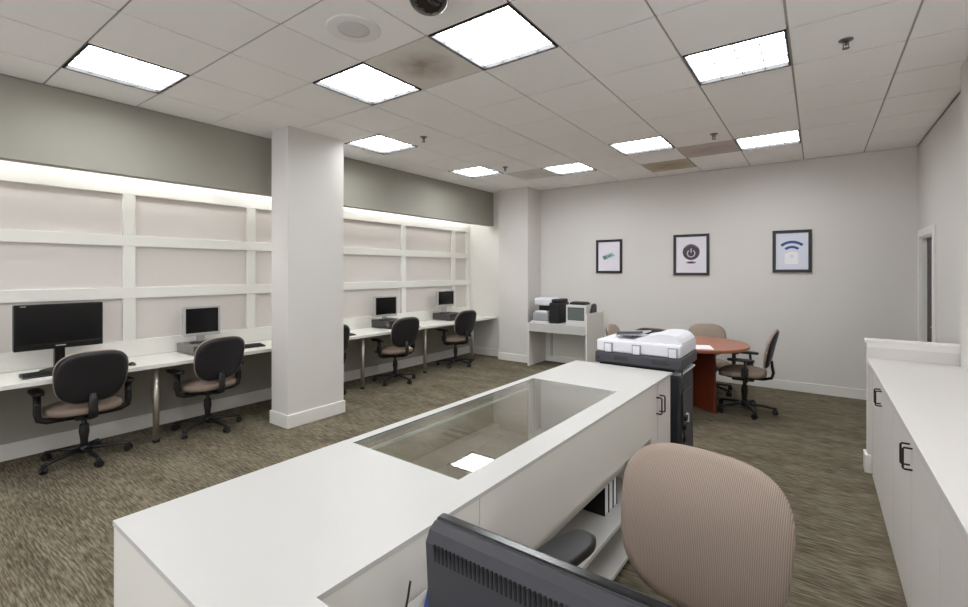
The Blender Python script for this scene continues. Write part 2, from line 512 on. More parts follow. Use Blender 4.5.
# ------------------------------------------------------------------ ceiling fixtures
def ceiling_light(i, j, label):
    x0, x1, y0, y1 = cell(i, j)
    cx, cy = (x0 + x1) / 2, (y0 + y1) / 2
    t = thing('ceiling_light', label, 'light', (cx, cy, ZC), group='square louvred ceiling lights')
    h = 0.2975
    b = 0.010
    m = MB()
    for a in (-1, 1):
        m.box(-h, h, min(a * h, a * (h - b)), max(a * h, a * (h - b)), -0.004, 0.014, M['lframe'], 0.0015)
        m.box(min(a * h, a * (h - b)), max(a * h, a * (h - b)), -h + b, h - b, -0.004, 0.014, M['lframe'], 0.0015)
    m.build('frame', t)
    k = h - b
    m = MB()
    for a in (-1, 1):
        m.box(-k, k, min(a * k, a * (k - 0.003)), max(a * k, a * (k - 0.003)), 0.0, 0.05, M['lframe'])
        m.box(min(a * k, a * (k - 0.003)), max(a * k, a * (k - 0.003)), -k + 0.003, k - 0.003, 0.0, 0.05, M['lframe'])
    m.build('housing', t)
    m = MB()
    n = 4
    for q in range(1, n):
        p = -k + 2 * k * q / n
        m.box(p - 0.004, p + 0.004, -k + 0.004, k - 0.004, 0.014, 0.027, M['louver'])
        m.box(-k + 0.004, k - 0.004, p - 0.004, p + 0.004, 0.014, 0.027, M['louver'])
    m.build('louver', t)
    m = MB(); m.box(-k + 0.004, k - 0.004, -k + 0.004, k - 0.004, 0.0275, 0.035, M['diff']); m.build('diffuser', t)
    return t

LL = {
    (-6, -3): 'lit square ceiling light nearest the panelled wall, over the wide black monitor',
    (-4, -1): 'lit square ceiling light beside the brown-stained tile and round speaker',
    (-2, -1): 'large bright square ceiling light just past the dark camera dome',
    (-6, 1): 'lit square ceiling light just behind the free-standing pillar',
    (0, 1): 'lit square ceiling light by the closest sprinkler head, alone in mid ceiling',
    (-6, 4): 'small lit ceiling light near the far end of the bulkhead',
    (-4, 5): 'small lit ceiling light just in front of the corner pillar',
    (-2, 4): 'lit square ceiling light in front of the tan-stained tile',
    (0, 5): 'lit square ceiling light nearest the back wall above the wireless-symbol picture',
}
for ij in LIGHTS:
    ceiling_light(ij[0], ij[1], LL.get(ij, 'lit square ceiling light added out of view to brighten the room'))
SL = {(-3, -1): 'ceiling tile with a brown water stain between two lit lights',
      (-2, 6): 'tan discoloured ceiling tile along the back wall',
      (-1, 5): 'pinkish grey stained ceiling tile beside the light nearest the back wall',
      (-5, 5): 'faintly grey ceiling tile in front of the corner pillar'}
for (i, j), mn in STAINS.items():
    x0, x1, y0, y1 = cell(i, j); y1 = min(y1, YB)
    m = MB(); m.box(-(x1 - x0) / 2 + .007, (x1 - x0) / 2 - .007, -(y1 - y0) / 2 + .007, (y1 - y0) / 2 - .007, 0, 0.02, M[mn])
    o = m.build('ceiling_tile', None, ((x0 + x1) / 2, (y0 + y1) / 2, ZC)); tag(o, SL[(i, j)], 'ceiling tile')

SP = [((1.48, 1.61), 'sprinkler head on the ceiling between the closest light and the cabinet side wall'),
      ((-0.23, 4.42), 'sprinkler head in front of the pinkish stained ceiling tile'),
      ((-4.47, 1.57), 'sprinkler head beside the light behind the free-standing pillar'),
      ((-4.59, 4.41), 'small sprinkler head beside the light at the far end of the bulkhead')]
for (ii, jj), lb in SP:
    t = thing('sprinkler_head', lb, 'sprinkler', (X0 + T * ii, Y0 + T * jj, ZC + 0.003), group='ceiling sprinklers')
    m = MB(); m.lathe([(0, 0), (0.04, 0), (0.038, -0.008), (0.018, -0.014), (0, -0.014)], M['chrome'], n=20); m.build('escutcheon', t)
    m = MB(); m.cyl((0, 0, -0.026), 0.009, 0.026, M['chrome'], 10)
    m.box(-0.016, -0.011, -0.003, 0.003, -0.055, -0.012, M['chrome']); m.box(0.011, 0.016, -0.003, 0.003, -0.055, -0.012, M['chrome'])
    m.build('nozzle', t)
    m = MB(); m.cyl((0, 0, -0.057), 0.02, 0.003, M['chrome'], 14); m.build('deflector', t)

t = thing('ceiling_speaker', 'round white ceiling speaker in a tile beside the brown water stain', 'speaker', (X0 - 2.49 * T, Y0 - 1.53 * T, ZC))
m = MB(); m.lathe([(0.095, -0.006), (0.15, -0.007), (0.16, -0.004), (0.162, 0.0), (0.09, 0.0)], M['spk'], n=40); m.build('rim', t)
m = MB(); m.lathe([(0, -0.006), (0.07, -0.007), (0.096, -0.005), (0.096, 0.0)], M['grille'], n=40); m.build('grille', t)

t = thing('security_camera', 'dark smoked dome security camera on the ceiling', 'camera', (X0 - 1.49 * T, Y0 - 1.52 * T, ZC + 0.002))
m = MB(); m.lathe([(0, -0.0), (0.118, 0.0), (0.118, -0.012), (0.110, -0.02), (0.0, -0.02)], M['pale'], n=32); m.build('collar', t)
m = MB(); m.lathe([(0.108 * math.cos(a), -0.02 - 0.082 * math.sin(a)) for a in [PI / 2 * k / 8 for k in range(9)]], M['dome'], n=32); m.build('dome', t)

# ------------------------------------------------------------------ pictures
def picture(x0, x1, z0, z1, label):
    t = thing('picture', label, 'picture', ((x0 + x1) / 2, YB, (z0 + z1) / 2), group='framed prints on the back wall')
    w, h, b = (x1 - x0) / 2, (z1 - z0) / 2, 0.038
    m = MB()
    m.box(-w, w, -0.028, -0.001, h - b, h, M['frame'], 0.003); m.box(-w, w, -0.028, -0.001, -h, -h + b, M['frame'], 0.003)
    m.box(-w, -w + b, -0.028, -0.001, -h + b, h - b, M['frame'], 0.003); m.box(w - b, w, -0.028, -0.001, -h + b, h - b, M['frame'], 0.003)
    m.build('frame', t)
    m = MB(); m.box(-w + b, w - b, -0.012, -0.004, -h + b, h - b, M['mat_paper']); p = m.build('print', t)
    return t, p
RX = Matrix.Rotation(PI / 2, 4, 'X')   # XY art -> XZ plane facing -Y

def art(name, parent, polys):
    m = MB()
    for k, (poly, mm) in enumerate(polys):
        dz = 0.0128 + 0.0004 * k
        m.prism(poly, 0.012, dz, M[mm], RX)
    return m.build(name, parent)

def arc(cx, cy, r0, r1, a0, a1, n=20):
    o = [(cx + r1 * math.cos(math.radians(a0 + (a1 - a0) * k / n)), cy + r1 * math.sin(math.radians(a0 + (a1 - a0) * k / n))) for k in range(n + 1)]
    i = [(cx + r0 * math.cos(math.radians(a0 + (a1 - a0) * k / n)), cy + r0 * math.sin(math.radians(a0 + (a1 - a0) * k / n))) for k in range(n, -1, -1)]
    return o + i
def disc(cx, cy, rx, ry, n=32):
    return [(cx + rx * math.cos(2 * PI * k / n), cy + ry * math.sin(2 * PI * k / n)) for k in range(n)]

t, p = picture(-3.0, -2.56, 1.555, 2.105, 'black framed print of a mint green ticket shape on white')
art('ticket_motif', t, [([(-0.10, 0.05), (0.06, 0.065), (0.13, 0.0), (0.10, -0.055), (-0.08, -0.05)], 'palblue'),
                  ([(-0.115, 0.0), (0.045, 0.06), (0.1, 0.01), (-0.085, -0.06)], 'mint'),
                  ([(-0.115, 0.0), (-0.085, -0.06), (-0.02, -0.035), (-0.055, 0.02)], 'teal'),
                  ([(-0.03, 0.005), (0.03, 0.028), (0.05, 0.01), (-0.01, -0.012)], 'teal')])
t, p = picture(-1.77, -1.275, 1.525, 2.135, 'black framed print of a dark round power button')
art('power_button_motif', t, [(disc(0, 0.04, 0.118, 0.118), 'purple'),
                        (arc(0, 0.06, 0.085, 0.1, 30, 150), 'smoke'),
                        (arc(0, 0.02, 0.044, 0.06, 125, 415), 'lilac'),
                        ([(-0.008, 0.03), (0.008, 0.03), (0.008, 0.095), (-0.008, 0.095)], 'lilac'),
                        (disc(0, -0.115, 0.07, 0.018), 'smoke'), (disc(0, -0.115, 0.04, 0.01), 'purple')])
t, p = picture(-0.495, -0.06, 1.57, 2.13, 'black framed print of blue wireless signal arcs')
art('wireless_motif', t, [([(-0.185, -0.235), (0.185, -0.235), (0.185, 0.235), (-0.185, 0.235)], 'palblue'),
                    ([(-0.08, -0.17), (0.07, -0.17), (0.07, -0.02), (0.0, 0.0), (-0.08, -0.03)], 'paper'),
                    (disc(0, -0.065, 0.022, 0.022), 'palblue'),
                    (arc(0, -0.05, 0.155, 0.19, 47, 133), 'blue'),
                    (arc(0, -0.05, 0.09, 0.122, 47, 133), 'blue')])

# ------------------------------------------------------------------ office chair
def se(a, n):
    cs, sn = math.cos(a), math.sin(a)
    return (math.copysign(abs(cs) ** (2 / n), cs), math.copysign(abs(sn) ** (2 / n), sn))

def pad(mb, m, w, h, n, taper, mid, t0, dome, K=44, R=9, p=2.6):
    """one side of a cushion: rings from rim to centre. mid(x,z) -> y of the mid surface; returns rim verts"""
    rows = []
    for r in range(R + 1):
        q = 1 - r / R
        row = []
        for k in range(K):
            if q == 0 and k > 0: break
            cx, sx = se(2 * PI * k / K, n)
            z = sx * h / 2 * q
            x = cx * (w / 2) * q * (1 + taper * (sx * q))
            y = mid(x, z) + (t0 + dome * (1 - q ** p))
            row.append(mb.bm.verts.new((x, y, z)))
        rows.append(row)
    i = mb.mi(m)
    for a, b in zip(rows[:-1], rows[1:]):
        for k in range(K):
            if len(b) == 1: vs = (a[k], a[(k + 1) % K], b[0])
            else: vs = (a[k], a[(k + 1) % K], b[(k + 1) % K], b[k])
            fc = mb.bm.faces.new(vs); fc.material_index = i; fc.smooth = True
    return rows[0]

def bridge(mb, m, a, b):
    i = mb.mi(m); K = len(a)
    for k in range(K):
        fc = mb.bm.faces.new((a[k], a[(k + 1) % K], b[(k + 1) % K], b[k])); fc.material_index = i; fc.smooth = True

def xform(mb, mtx):
    bmesh.ops.transform(mb.bm, matrix=mtx, verts=mb.bm.verts)

def make_chair(label, group, fabric='beige', loc=(0, 0, 0), rz=0.0, tall=0.0, bw=0.475, bh=0.445, arm_dz=0.0, back_dz=0.0, sq=2.9, ax=0.29, aw=0.085, ay=0.0):
    """faces +Y"""
    t = thing('office_chair', label, 'chair', loc, rz, group)
    zs = 0.42 + tall
    # seat
    m = MB()
    flat = lambda x, z: -0.018 * (z / 0.24) ** 2 if z > 0 else 0
    a = pad(m, M['seatfab_shaded'], 0.50, 0.47, 2.9, 0.05, flat, 0.02, 0.042)
    b = pad(m, M['seatfab_shaded'], 0.50, 0.47, 2.9, 0.05, flat, -0.022, -0.006)
    bridge(m, M['seatfab_shaded'], a, b)
    xform(m, Matrix.Translation((0, 0.02, zs + 0.03)) @ Matrix.Rotation(PI / 2, 4, 'X') @ Matrix.Scale(-1, 4, (0, 0, 1)) if False else Matrix.Translation((0, 0.02, zs + 0.03)) @ Matrix(((1, 0, 0, 0), (0, 0, 1, 0), (0, 1, 0, 0), (0, 0, 0, 1))))
    m.build('seat', t)
    m = MB()
    a = pad(m, M['shell'], 0.46, 0.43, 2.9, 0.05, lambda x, z: 0, 0.0, 0.0)
    b = pad(m, M['shell'], 0.40, 0.36, 2.9, 0.05, lambda x, z: 0, -0.028, -0.005)
    bridge(m, M['shell'], a, b)
    xform(m, Matrix.Translation((0, 0.02, zs + 0.012)) @ Matrix(((1, 0, 0, 0), (0, 0, 1, 0), (0, 1, 0, 0), (0, 0, 0, 1))))
    m.build('seat_pan', t)
    # backrest
    tilt = Matrix.Translation((0, -0.235, zs + 0.315 + back_dz)) @ Matrix.Rotation(math.radians(11), 4, 'X')
    mid = lambda x, z: 0.36 * x * x - 0.55 * max(0, z) ** 2 + 0.10 * z * z - 0.02
    m = MB()
    a = pad(m, M[fabric], bw, bh, sq, 0.06, mid, 0.012, 0.038)
    b = pad(m, M[fabric], bw, bh, sq, 0.06, mid, -0.002, 0.0)
    bridge(m, M[fabric], a, b); xform(m, tilt); m.build('backrest_cushion', t)
    m = MB()
    a = pad(m, M['shell'], bw - 0.007, bh - 0.008, sq, 0.06, mid, -0.003, 0.0)
    b = pad(m, M['shell'], bw - 0.045, bh - 0.045, sq, 0.06, mid, -0.022, -0.012, p=4)
    bridge(m, M['shell'], a, b); xform(m, tilt); m.build('backrest_shell', t)
    # J shaped bar from under the seat to the backrest
    m = MB()
    m.tube([(0, -0.02, zs - 0.035), (0, -0.18, zs - 0.035), (0, -0.262, zs - 0.01), (0, -0.278, zs + 0.05), (0, -0.266, zs + 0.11 + back_dz), (0, -0.262, zs + 0.18 + back_dz)], [0.02, 0.02, 0.021, 0.021, 0.021, 0.016], M['black'], 10, flat=(1.5, 0.8))
    m.build('back_bar', t)
    # mechanism, levers
    m = MB(); m.box(-0.075, 0.075, -0.10, 0.12, zs - 0.065, zs - 0.012, M['black'], 0.012)
    m.tube([(0.05, 0.0, zs - 0.04), (0.2, 0.02, zs - 0.045)], 0.006, M['black'], 8); m.box(0.2, 0.25, 0.0, 0.04, zs - 0.055, zs - 0.035, M['black'], 0.006)
    m.build('tilt_mechanism', t)
    # armrests
    for s in (-1, 1):
        m = MB()
        m.tube([(s * 0.06, -0.04, zs - 0.035), (s * 0.24, -0.04, zs - 0.03), (s * (ax - 0.005), -0.04, zs - 0.01), (s * (ax + 0.005), -0.04, zs + 0.04), (s * (ax + 0.005), -0.03, zs + 0.19 + arm_dz)], 0.017, M['black'], 10, flat=(0.8, 1.5))
        m.box(s * (ax + 0.005) - 0.018, s * (ax + 0.005) + 0.018, -0.065, 0.005, zs + 0.03, zs + 0.12, M['black'], 0.008)
        arm = m.build('armrest', t)
        m = MB()
        a = pad(m, M['black'], aw, 0.26, 3.0, 0.05, lambda x, z: 0, 0.01, 0.008, K=28, R=5)
        b = pad(m, M['black'], aw, 0.26, 3.0, 0.05, lambda x, z: 0, -0.012, -0.004, K=28, R=5)
        bridge(m, M['black'], a, b)
        xform(m, Matrix.Translation((s * ax, 0.01 + ay, zs + 0.203 + arm_dz)) @ Matrix(((1, 0, 0, 0), (0, 0, 1, 0), (0, 1, 0, 0), (0, 0, 0, 1))))
        m.build('arm_pad', arm)
    # column
    m = MB()
    m.cyl((0, 0, 0.17), 0.027, 0.17, M['black'], 16, r2=0.025); m.cyl((0, 0, (0.25 + zs - 0.05) / 2), 0.018, zs - 0.05 - 0.25 + 0.02, M['satin'], 14)
    m.lathe([(0.025, 0.16), (0.036, 0.24), (0.03, 0.30), (0.022, 0.305)], M['black'], n=16)
    m.build('gas_column', t)
    m = MB(); m.lathe([(0, 0.065), (0.038, 0.065), (0.046, 0.085), (0.044, 0.115), (0.03, 0.125), (0, 0.125)], M['black'], n=20); hub = m.build('base_hub', t)
    for k in range(5):
        a = math.radians(60 + 72 * k)
        ca, sa = math.cos(a), math.sin(a)
        m = MB()
        m.tube([(0.03 * ca, 0.03 * sa, 0.096), (0.16 * ca, 0.16 * sa, 0.088), (0.29 * ca, 0.29 * sa, 0.07), (0.308 * ca, 0.308 * sa, 0.068)], [0.026, 0.021, 0.016, 0.013], M['black'], 8, flat=(0.95, 0.75))
        leg = m.build('base_leg', t)
        m = MB()
        cx, cy = 0.295 * ca, 0.295 * sa
        b = a + 0.6 + 0.9 * k
        dx, dy = math.cos(b), math.sin(b)
        mt = Matrix.Translation((cx, cy, 0.027)) @ Matrix.Rotation(b, 4, 'Z')
        for q in (-1, 1): m.cyl((q * 0.014, 0, 0), 0.0268, 0.017, M['black'], 16, axis='X', mtx=mt)
        m.cyl((0, 0, 0.0), 0.012, 0.02, M['satin'], 8, axis='X', mtx=mt)
        m.box(-0.022, 0.022, -0.018, 0.018, 0.018, 0.032, M['black'], 0.004, mtx=mt)
        m.cyl((0, 0, 0.034), 0.006, 0.03, M['satin'], 8, mtx=mt)
        m.build('caster', leg)
    return t

GD = 'office chairs at the long wall desk'
W = PI / 2     # +Y -> -X  (facing the panelled wall)
ch = make_chair('black-backed office chair in front of the wide black monitor', GD, loc=(-5.0, 1.17, 0), rz=W - 0.02)
copy_tree(ch, 'black-backed office chair between the first two desk legs and the free-standing pillar', (-4.98, 2.13, 0), W + 0.06)
copy_tree(ch, 'black-backed office chair mostly hidden behind the free-standing pillar', (-5.0, 3.46, 0), W - 0.05)
copy_tree(ch, 'black-backed office chair at the desk just past the free-standing pillar', (-4.93, 4.63, 0), W - 0.12)
copy_tree(ch, 'black-backed office chair at the far end of the long desk', (-4.95, 6.02, 0), W - 0.12)
GT = 'chairs around the round cherry table'
copy_tree(ch, 'beige office chair seen side-on beside the round cherry table', (-0.67, 5.95, 0), W + 0.02, GT)
ch2 = make_chair('office chair behind the round table, beige backrest showing above the top', GT, loc=(-1.16, 6.68, 0), rz=PI + 0.3, tall=-0.085)
copy_tree(ch2, 'office chair by the printer stand, only its narrow backrest edge showing above copier', (-1.99, 6.12, 0), -W + 0.02, GT)
make_chair('office chair behind the copier, only the top of its dark back showing', GT, loc=(-1.38, 5.20, 0), rz=0.0, tall=0.05)
make_chair('beige office chair with ribbed backrest between monitor back and white cabinets', None, loc=(-0.335, 1.25, 0), rz=math.radians(259 - 90), tall=0.03, bw=0.485, bh=0.455, arm_dz=0.03, back_dz=0.045, sq=3.1, ax=0.335, aw=0.12, ay=-0.05)

# ------------------------------------------------------------------ long desk on the panelled wall
DX = -4.85
t = thing('wall_desk', 'long white desk running along the panelled wall', 'desk', (0, 0, 0))
m = MB(); m.box(XA + 0.033, DX, YF + 0.01, YR - 0.002, 0.704, 0.74, M['desklam'], 0.003); m.build('desktop', t)
for y in (-0.8, 0.45, 1.68, 2.9, 4.075, 5.295, 6.507):
    m = MB(); m.cyl((DX - 0.12, y, 0.363), 0.026, 0.686, M['metal'], 20); m.lathe([(0, 0), (0.03, 0), (0.03, 0.02), (0.026, 0.024), (0, 0.024)], M['black'], c=(DX - 0.12, y, 0), n=20)
    m.build('leg', t)
m = MB(); m.box(XA + 0.08, XA + 0.11, YF + 0.3, YR - 0.05, 0.64, 0.70, M['pcdark'], 0.003); m.build('cable_tray', t)

# wide black monitor
def monitor(name, label, loc, rz, w, h, zb, bezel, screen, base_r, depth=0.05, silver=False, tilt=0.0):
    """screen faces +Y; zb = bottom edge of panel above loc"""
    t = thing(name, label, 'monitor', loc, rz, 'monitors on the long wall desk')
    R = Matrix.Translation((0, 0, zb)) @ Matrix.Rotation(tilt, 4, 'X')
    m = MB()
    b = 0.018 if not silver else 0.02
    bb = 0.05 if not silver else 0.03
    m.box(-w / 2, w / 2, -depth, -0.006, 0.0, h, M['black'] if not silver else bezel, 0.01, R)
    m.box(-w / 2, w / 2, -0.006, 0.006, h - b, h, bezel, 0.003, R); m.box(-w / 2, w / 2, -0.006, 0.006, 0, bb, bezel, 0.003, R)
    m.box(-w / 2, -w / 2 + b, -0.006, 0.006, bb, h - b, bezel, 0.002, R); m.box(w / 2 - b, w / 2, -0.006, 0.006, bb, h - b, bezel, 0.002, R)
    m.build('bezel', t)
    m = MB(); m.box(-w / 2 + b, w / 2 - b, -0.006, 0.001, bb, h - b, screen, 0, R); m.build('screen', t)
    m = MB(); m.box(-0.035, 0.035, -depth - 0.015, -depth * 0.4, 0.012, zb + 0.12, bezel if silver else M['gloss'], 0.006); m.build('neck', t)
    m = MB(); m.lathe([(0, 0), (base_r, 0), (base_r, 0.008), (base_r * 0.8, 0.014), (0, 0.016)], M['black'], n=28)
    o = m.build('stand_base', t); o.scale = (1, 0.75, 1); o.location = (0, -0.02, 0)
    return t
t = monitor('monitor', 'wide glossy black monitor on the desk behind the first office chair', (-5.265, 1.075, 0.74), -W, 0.575, 0.38, 0.185, M['gloss'], M['screen'], 0.13, 0.055)
m = MB(); m.box(-0.033, 0.033, 0.006, 0.0068, 0.185 + 0.022, 0.185 + 0.030, M['silver'])
m.build('logo', t)
m = MB(); m.box(0.215, 0.25, 0.006, 0.0068, 0.185 + 0.362, 0.185 + 0.368, M['silver']); m.build('badge', t)

def keyboard(label, loc, rz, w=0.44, d=0.15):
    t = thing('keyboard', label, 'keyboard', loc, rz, 'keyboards on the long wall desk')
    m = MB(); m.prism([(-d / 2, 0), (d / 2, 0), (d / 2, 0.012), (-d / 2, 0.026)], -w / 2, w / 2, M['pcdark'], Matrix(((0, 0, 1, 0), (-1, 0, 0, 0), (0, 1, 0, 0), (0, 0, 0, 1)))); m.build('key_tray', t)
    m = MB()
    for r in range(5):
        y = -d / 2 + 0.02 + r * (d - 0.03) / 5
        z = 0.013 + 0.013 * ((y + d / 2) / d) ** 1
        for k in range(18):
            x = -w / 2 + 0.012 + k * (w - 0.024) / 18
            m.box(x, x + (w - 0.024) / 18 - 0.003, y, y + (d - 0.03) / 5 - 0.003, z - 0.003, z + 0.006, M['black'])
    m.build('keys', t)
    return t
keyboard('black keyboard in front of the wide glossy black monitor', (-5.065, 1.02, 0.74), W)
keyboard('black keyboard showing past the edge of the free-standing pillar', (-5.0, 3.72, 0.74), W + 0.1)
keyboard('dark keyboard in front of the grey computer just past the pillar', (-4.935, 4.86, 0.74), W)
keyboard('dark keyboard beside the computer behind the second office chair', (-5.12, 2.64, 0.74), W - 0.1, 0.26)
t = thing('mouse', 'small black mouse on the desk beside the first office chair', 'mouse', (-4.99, 1.5, 0.74))
m = MB(); m.lathe([(0.03 * math.cos(a), 0.028 * math.sin(a)) for a in [PI / 2 * k / 6 for k in range(7)]], M['black'], n=20); o = m.build('mouse_body', t); o.scale = (1.6, 1, 1)
m = MB(); m.cyl((0.02, 0, 0.0255), 0.006, 0.006, M['satin'], 12, axis='Y'); m.build('scroll_wheel', t)

def computer(label, loc, rz, grey, w=0.40, d=0.44, h=0.115):
    """front faces +Y"""
    t = thing('desktop_computer', label, 'computer', loc, rz, 'flat desktop computers under the monitors')
    m = MB(); m.box(-w / 2, w / 2, -d / 2, d / 2, 0.006, h, grey, 0.006); m.build('case', t)
    m = MB(); m.box(-w / 2 + 0.004, w / 2 - 0.004, d / 2, d / 2 + 0.012, 0.01, h - 0.004, M['pcdark'], 0.005); fr = m.build('front_panel', t)
    m = MB(); m.box(-0.02, w / 2 - 0.03, d / 2 + 0.012, d / 2 + 0.015, h - 0.045, h - 0.02, M['black'], 0.002); m.box(-w / 2 + 0.03, -0.05, d / 2 + 0.012, d / 2 + 0.014, h - 0.05, h - 0.03, M['silver'], 0.002); m.build('drive_slot', fr)
    m = MB(); m.box(-w / 2 - 0.002, w / 2 + 0.002, -d / 2 - 0.02, -d / 2, 0.0, h, M['pale'], 0.003); m.build('rear_panel', t)
    return t
computer('flat light grey desktop computer under the silver monitor before the pillar', (-5.235, 2.24, 0.74), -W, M['pcmid'], 0.44, 0.40, 0.095)
t = monitor('monitor', 'silver-framed monitor on the light grey computer before the pillar', (-5.24, 2.19, 0.8355), -W, 0.355, 0.305, 0.075, M['silver'], M['screen'], 0.11, 0.045, True)
computer('flat dark grey desktop computer just past the pillar', (-5.235, 4.80, 0.74), -W, M['pcgrey'], 0.36, 0.40, 0.12)
t = monitor('monitor', 'silver-framed monitor on the dark grey computer just past the pillar', (-5.2, 4.70, 0.8605), -W - 0.12, 0.40, 0.30, 0.055, M['silver'], M['screen'], 0.12, 0.045, True)
computer('flat dark grey desktop computer at the far end of the desk', (-5.235, 6.16, 0.74), -W, M['pcgrey'], 0.36, 0.40, 0.12)
t = monitor('monitor', 'silver-framed monitor at the far end of the desk, turned slightly', (-5.22, 6.09, 0.8605), -W - 0.1, 0.40, 0.275, 0.12, M['silver'], M['screen'], 0.12, 0.045, True)

# ------------------------------------------------------------------ printer stand
SX0, SX1, SY0, SY1 = -3.95, -2.885, 6.70, YB - 0.018
t = thing('printer_stand', 'white laminate printer stand with a raised side panel against the back wall', 'stand', (0, 0, 0))
m = MB(); m.box(SX0, SX1 - 0.03, SY0 + 0.01, SY1, 0.70, 0.725, M['lam'], 0.002); m.build('stand_top', t)
m = MB(); m.box(SX0 + 0.03, SX1 - 0.03, SY0, SY0 + 0.02, 0.585, 0.722, M['lam'], 0.002); m.build('apron', t)
m = MB(); m.box(SX0, SX0 + 0.03, SY0, SY1, 0, 0.70, M['lamwall'], 0.002); m.build('side_panel', t)
m = MB(); m.box(SX1 - 0.03, SX1, SY0, SY1, 0, 0.92, M['lamwall'], 0.002); m.build('side_panel', t)
m = MB(); m.box(SX0 + 0.03, SX1 - 0.03, SY1 - 0.05, SY1 - 0.03, 0.10, 0.70, M['lamwall']); m.box(SX0 + 0.13, SX0 + 0.17, SY1 - 0.07, SY1 - 0.05, 0.1, 0.7, M['lam']); m.build('back_panel', t)
m = MB(); m.box(SX0 + 0.03, SX1 - 0.03, SY1 - 0.06, SY1 - 0.03, 0.0, 0.10, M['trim'], 0.003); m.build('kick_board', t)

t = thing('printer', 'black and white laser printer with paper tray on the white stand', 'printer', (-3.67, 6.98, 0.725))
m = MB(); m.box(0.06, 0.24, -0.16, 0.24, 0.0, 0.34, M['black'], 0.02); m.box(-0.22, 0.06, 0.0, 0.24, 0.0, 0.30, M['black'], 0.015); m.build('body', t)
m = MB(); m.box(-0.24, 0.10, -0.14, 0.2, 0.285, 0.41, M['copwhite'], 0.035, seg=4); m.build('lid', t)
m = MB(); m.box(0.101, 0.24, -0.15, 0.2, 0.341, 0.40, M['black'], 0.02, seg=3); m.build('scanner', t)
m = MB(); m.box(-0.24, 0.055, -0.18, -0.002, 0.02, 0.17, M['coptray'], 0.03, seg=3); m.box(-0.26, 0.05, -0.2, 0.02, 0.0, 0.03, M['pale'], 0.006); m.build('paper_tray', t)
m = MB(); m.box(-0.2, 0.02, -0.16, -0.03, 0.171, 0.195, M['paper'], 0.002); m.build('paper_stack', t)

t = thing('display_unit', 'boxy white unit with a grey glass front beside the laser printer', 'display', (-3.13, 6.98, 0.725))
w = 0.17
m = MB(); m.box(-w, w, -0.14, 0.22, 0.0, 0.32, M['pale'], 0.012)
m.box(-w, w, -0.16, -0.14, 0.28, 0.32, M['pale'], 0.004); m.box(-w, w, -0.16, -0.14, 0.0, 0.07, M['pale'], 0.004)
m.box(-w, -w + 0.025, -0.16, -0.14, 0.07, 0.28, M['pale'], 0.003); m.box(w - 0.025, w, -0.16, -0.14, 0.07, 0.28, M['pale'], 0.003); m.build('case', t)
m = MB(); m.box(-w + 0.025, w - 0.025, -0.147, -0.1402, 0.07, 0.28, M['crt']); m.build('screen', t)
m = MB(); m.box(-0.12, 0.15, -0.11, 0.09, 0.0, 0.035, M['black'], 0.008); m.box(-0.1, 0.13, -0.09, 0.06, 0.035, 0.048, M['yellow'], 0.004)
o = m.build('black_box', None, (-3.14, 6.98, 1.045)); tag(o, 'flat black box lying on top of the boxy white unit', 'box')
# black wedge shaped device on the stand
t = thing('desk_phone', 'black wedge-shaped phone beside the raised panel of the printer stand', 'phone', (-2.83, 7.05, 0.92))
t.location = (-2.936, 7.0, 0.725)
m = MB(); m.prism([(-0.08, 0), (0.2, 0), (0.2, 0.30), (0.16, 0.33), (0.04, 0.33), (-0.04, 0.20)], -0.016, 0.004, M['pcdark'], Matrix(((0, 0, 1, 0), (1, 0, 0, 0), (0, 1, 0, 0), (0, 0, 0, 1)))); m.build('phone_body', t)
m = MB(); m.tube([(0.012, -0.05, 0.20), (0.012, 0.02, 0.30), (0.012, 0.08, 0.335)], [0.008, 0.006, 0.008], M['black'], 10); m.build('handset', t)

# ------------------------------------------------------------------ round table
TX, TY, TR = -1.22, 5.88, 0.61
t = thing('round_table', 'round cherry wood meeting table on a crossed panel base', 'table', (TX, TY, 0))
m = MB(); m.lathe([(0, 0.71), (TR - 0.01, 0.71), (TR, 0.717), (TR, 0.738), (TR - 0.006, 0.745), (0, 0.745)], M['wood'], n=64); m.build('tabletop', t, sharp=0.5)
for k, a in enumerate((0.95, 0.95 + PI / 2)):
    m = MB(); m.box(-0.36, 0.36, -0.016, 0.016, 0.0, 0.71, M['wood2'], 0.003, Matrix.Rotation(a, 4, 'Z')); m.build('base_panel', t)
m = MB(); m.box(-0.105, 0.105, -0.15, 0.15, 0, 0.002, M['paper'])
o = m.build('paper_sheet', None, (TX + 0.18, TY - 0.34, 0.745)); o.rotation_euler = (0, 0, 0.3); tag(o, 'sheet of white paper lying on the round cherry table', 'paper')

# ------------------------------------------------------------------ reception counter
CX0, CX1, CY0, CY1, CZ = -1.533, -0.824, 0.395, 3.25, 0.90
GX0, GX1, GY0, GY1 = -1.50, -0.935, 1.145, 2.545
CT = CZ - 0.014
t = thing('reception_counter', 'white L-shaped reception counter with an inset glass display top', 'counter', (-0.035, 0.0, 0), -0.02)
m = MB()
def slab(a, b, cc, dd): m.box(a, b, cc, dd, CT, CZ, M['lam'])
slab(CX0, CX1, CY0, GY0); slab(CX0, CX1, GY1, CY1); slab(GX1, CX1, GY0, GY1)
slab(CX1, 0.05, CY0, 0.558)
m.build('countertop', t)
m = MB()
m.box(CX0 + 0.002, CX0 + 0.020, CY0 + 0.002, GY0 - 0.002, 0, CT, M['lamwall'])
m.box(CX0 + 0.002, CX0 + 0.020, GY1 + 0.002, CY1 - 0.012, 0, CT, M['lamwall'])
m.box(CX0 + 0.002, CX0 + 0.020, GY0 - 0.002, GY1 + 0.002, 0, 0.478, M['lamwall'])
m.build('front_panel', t)
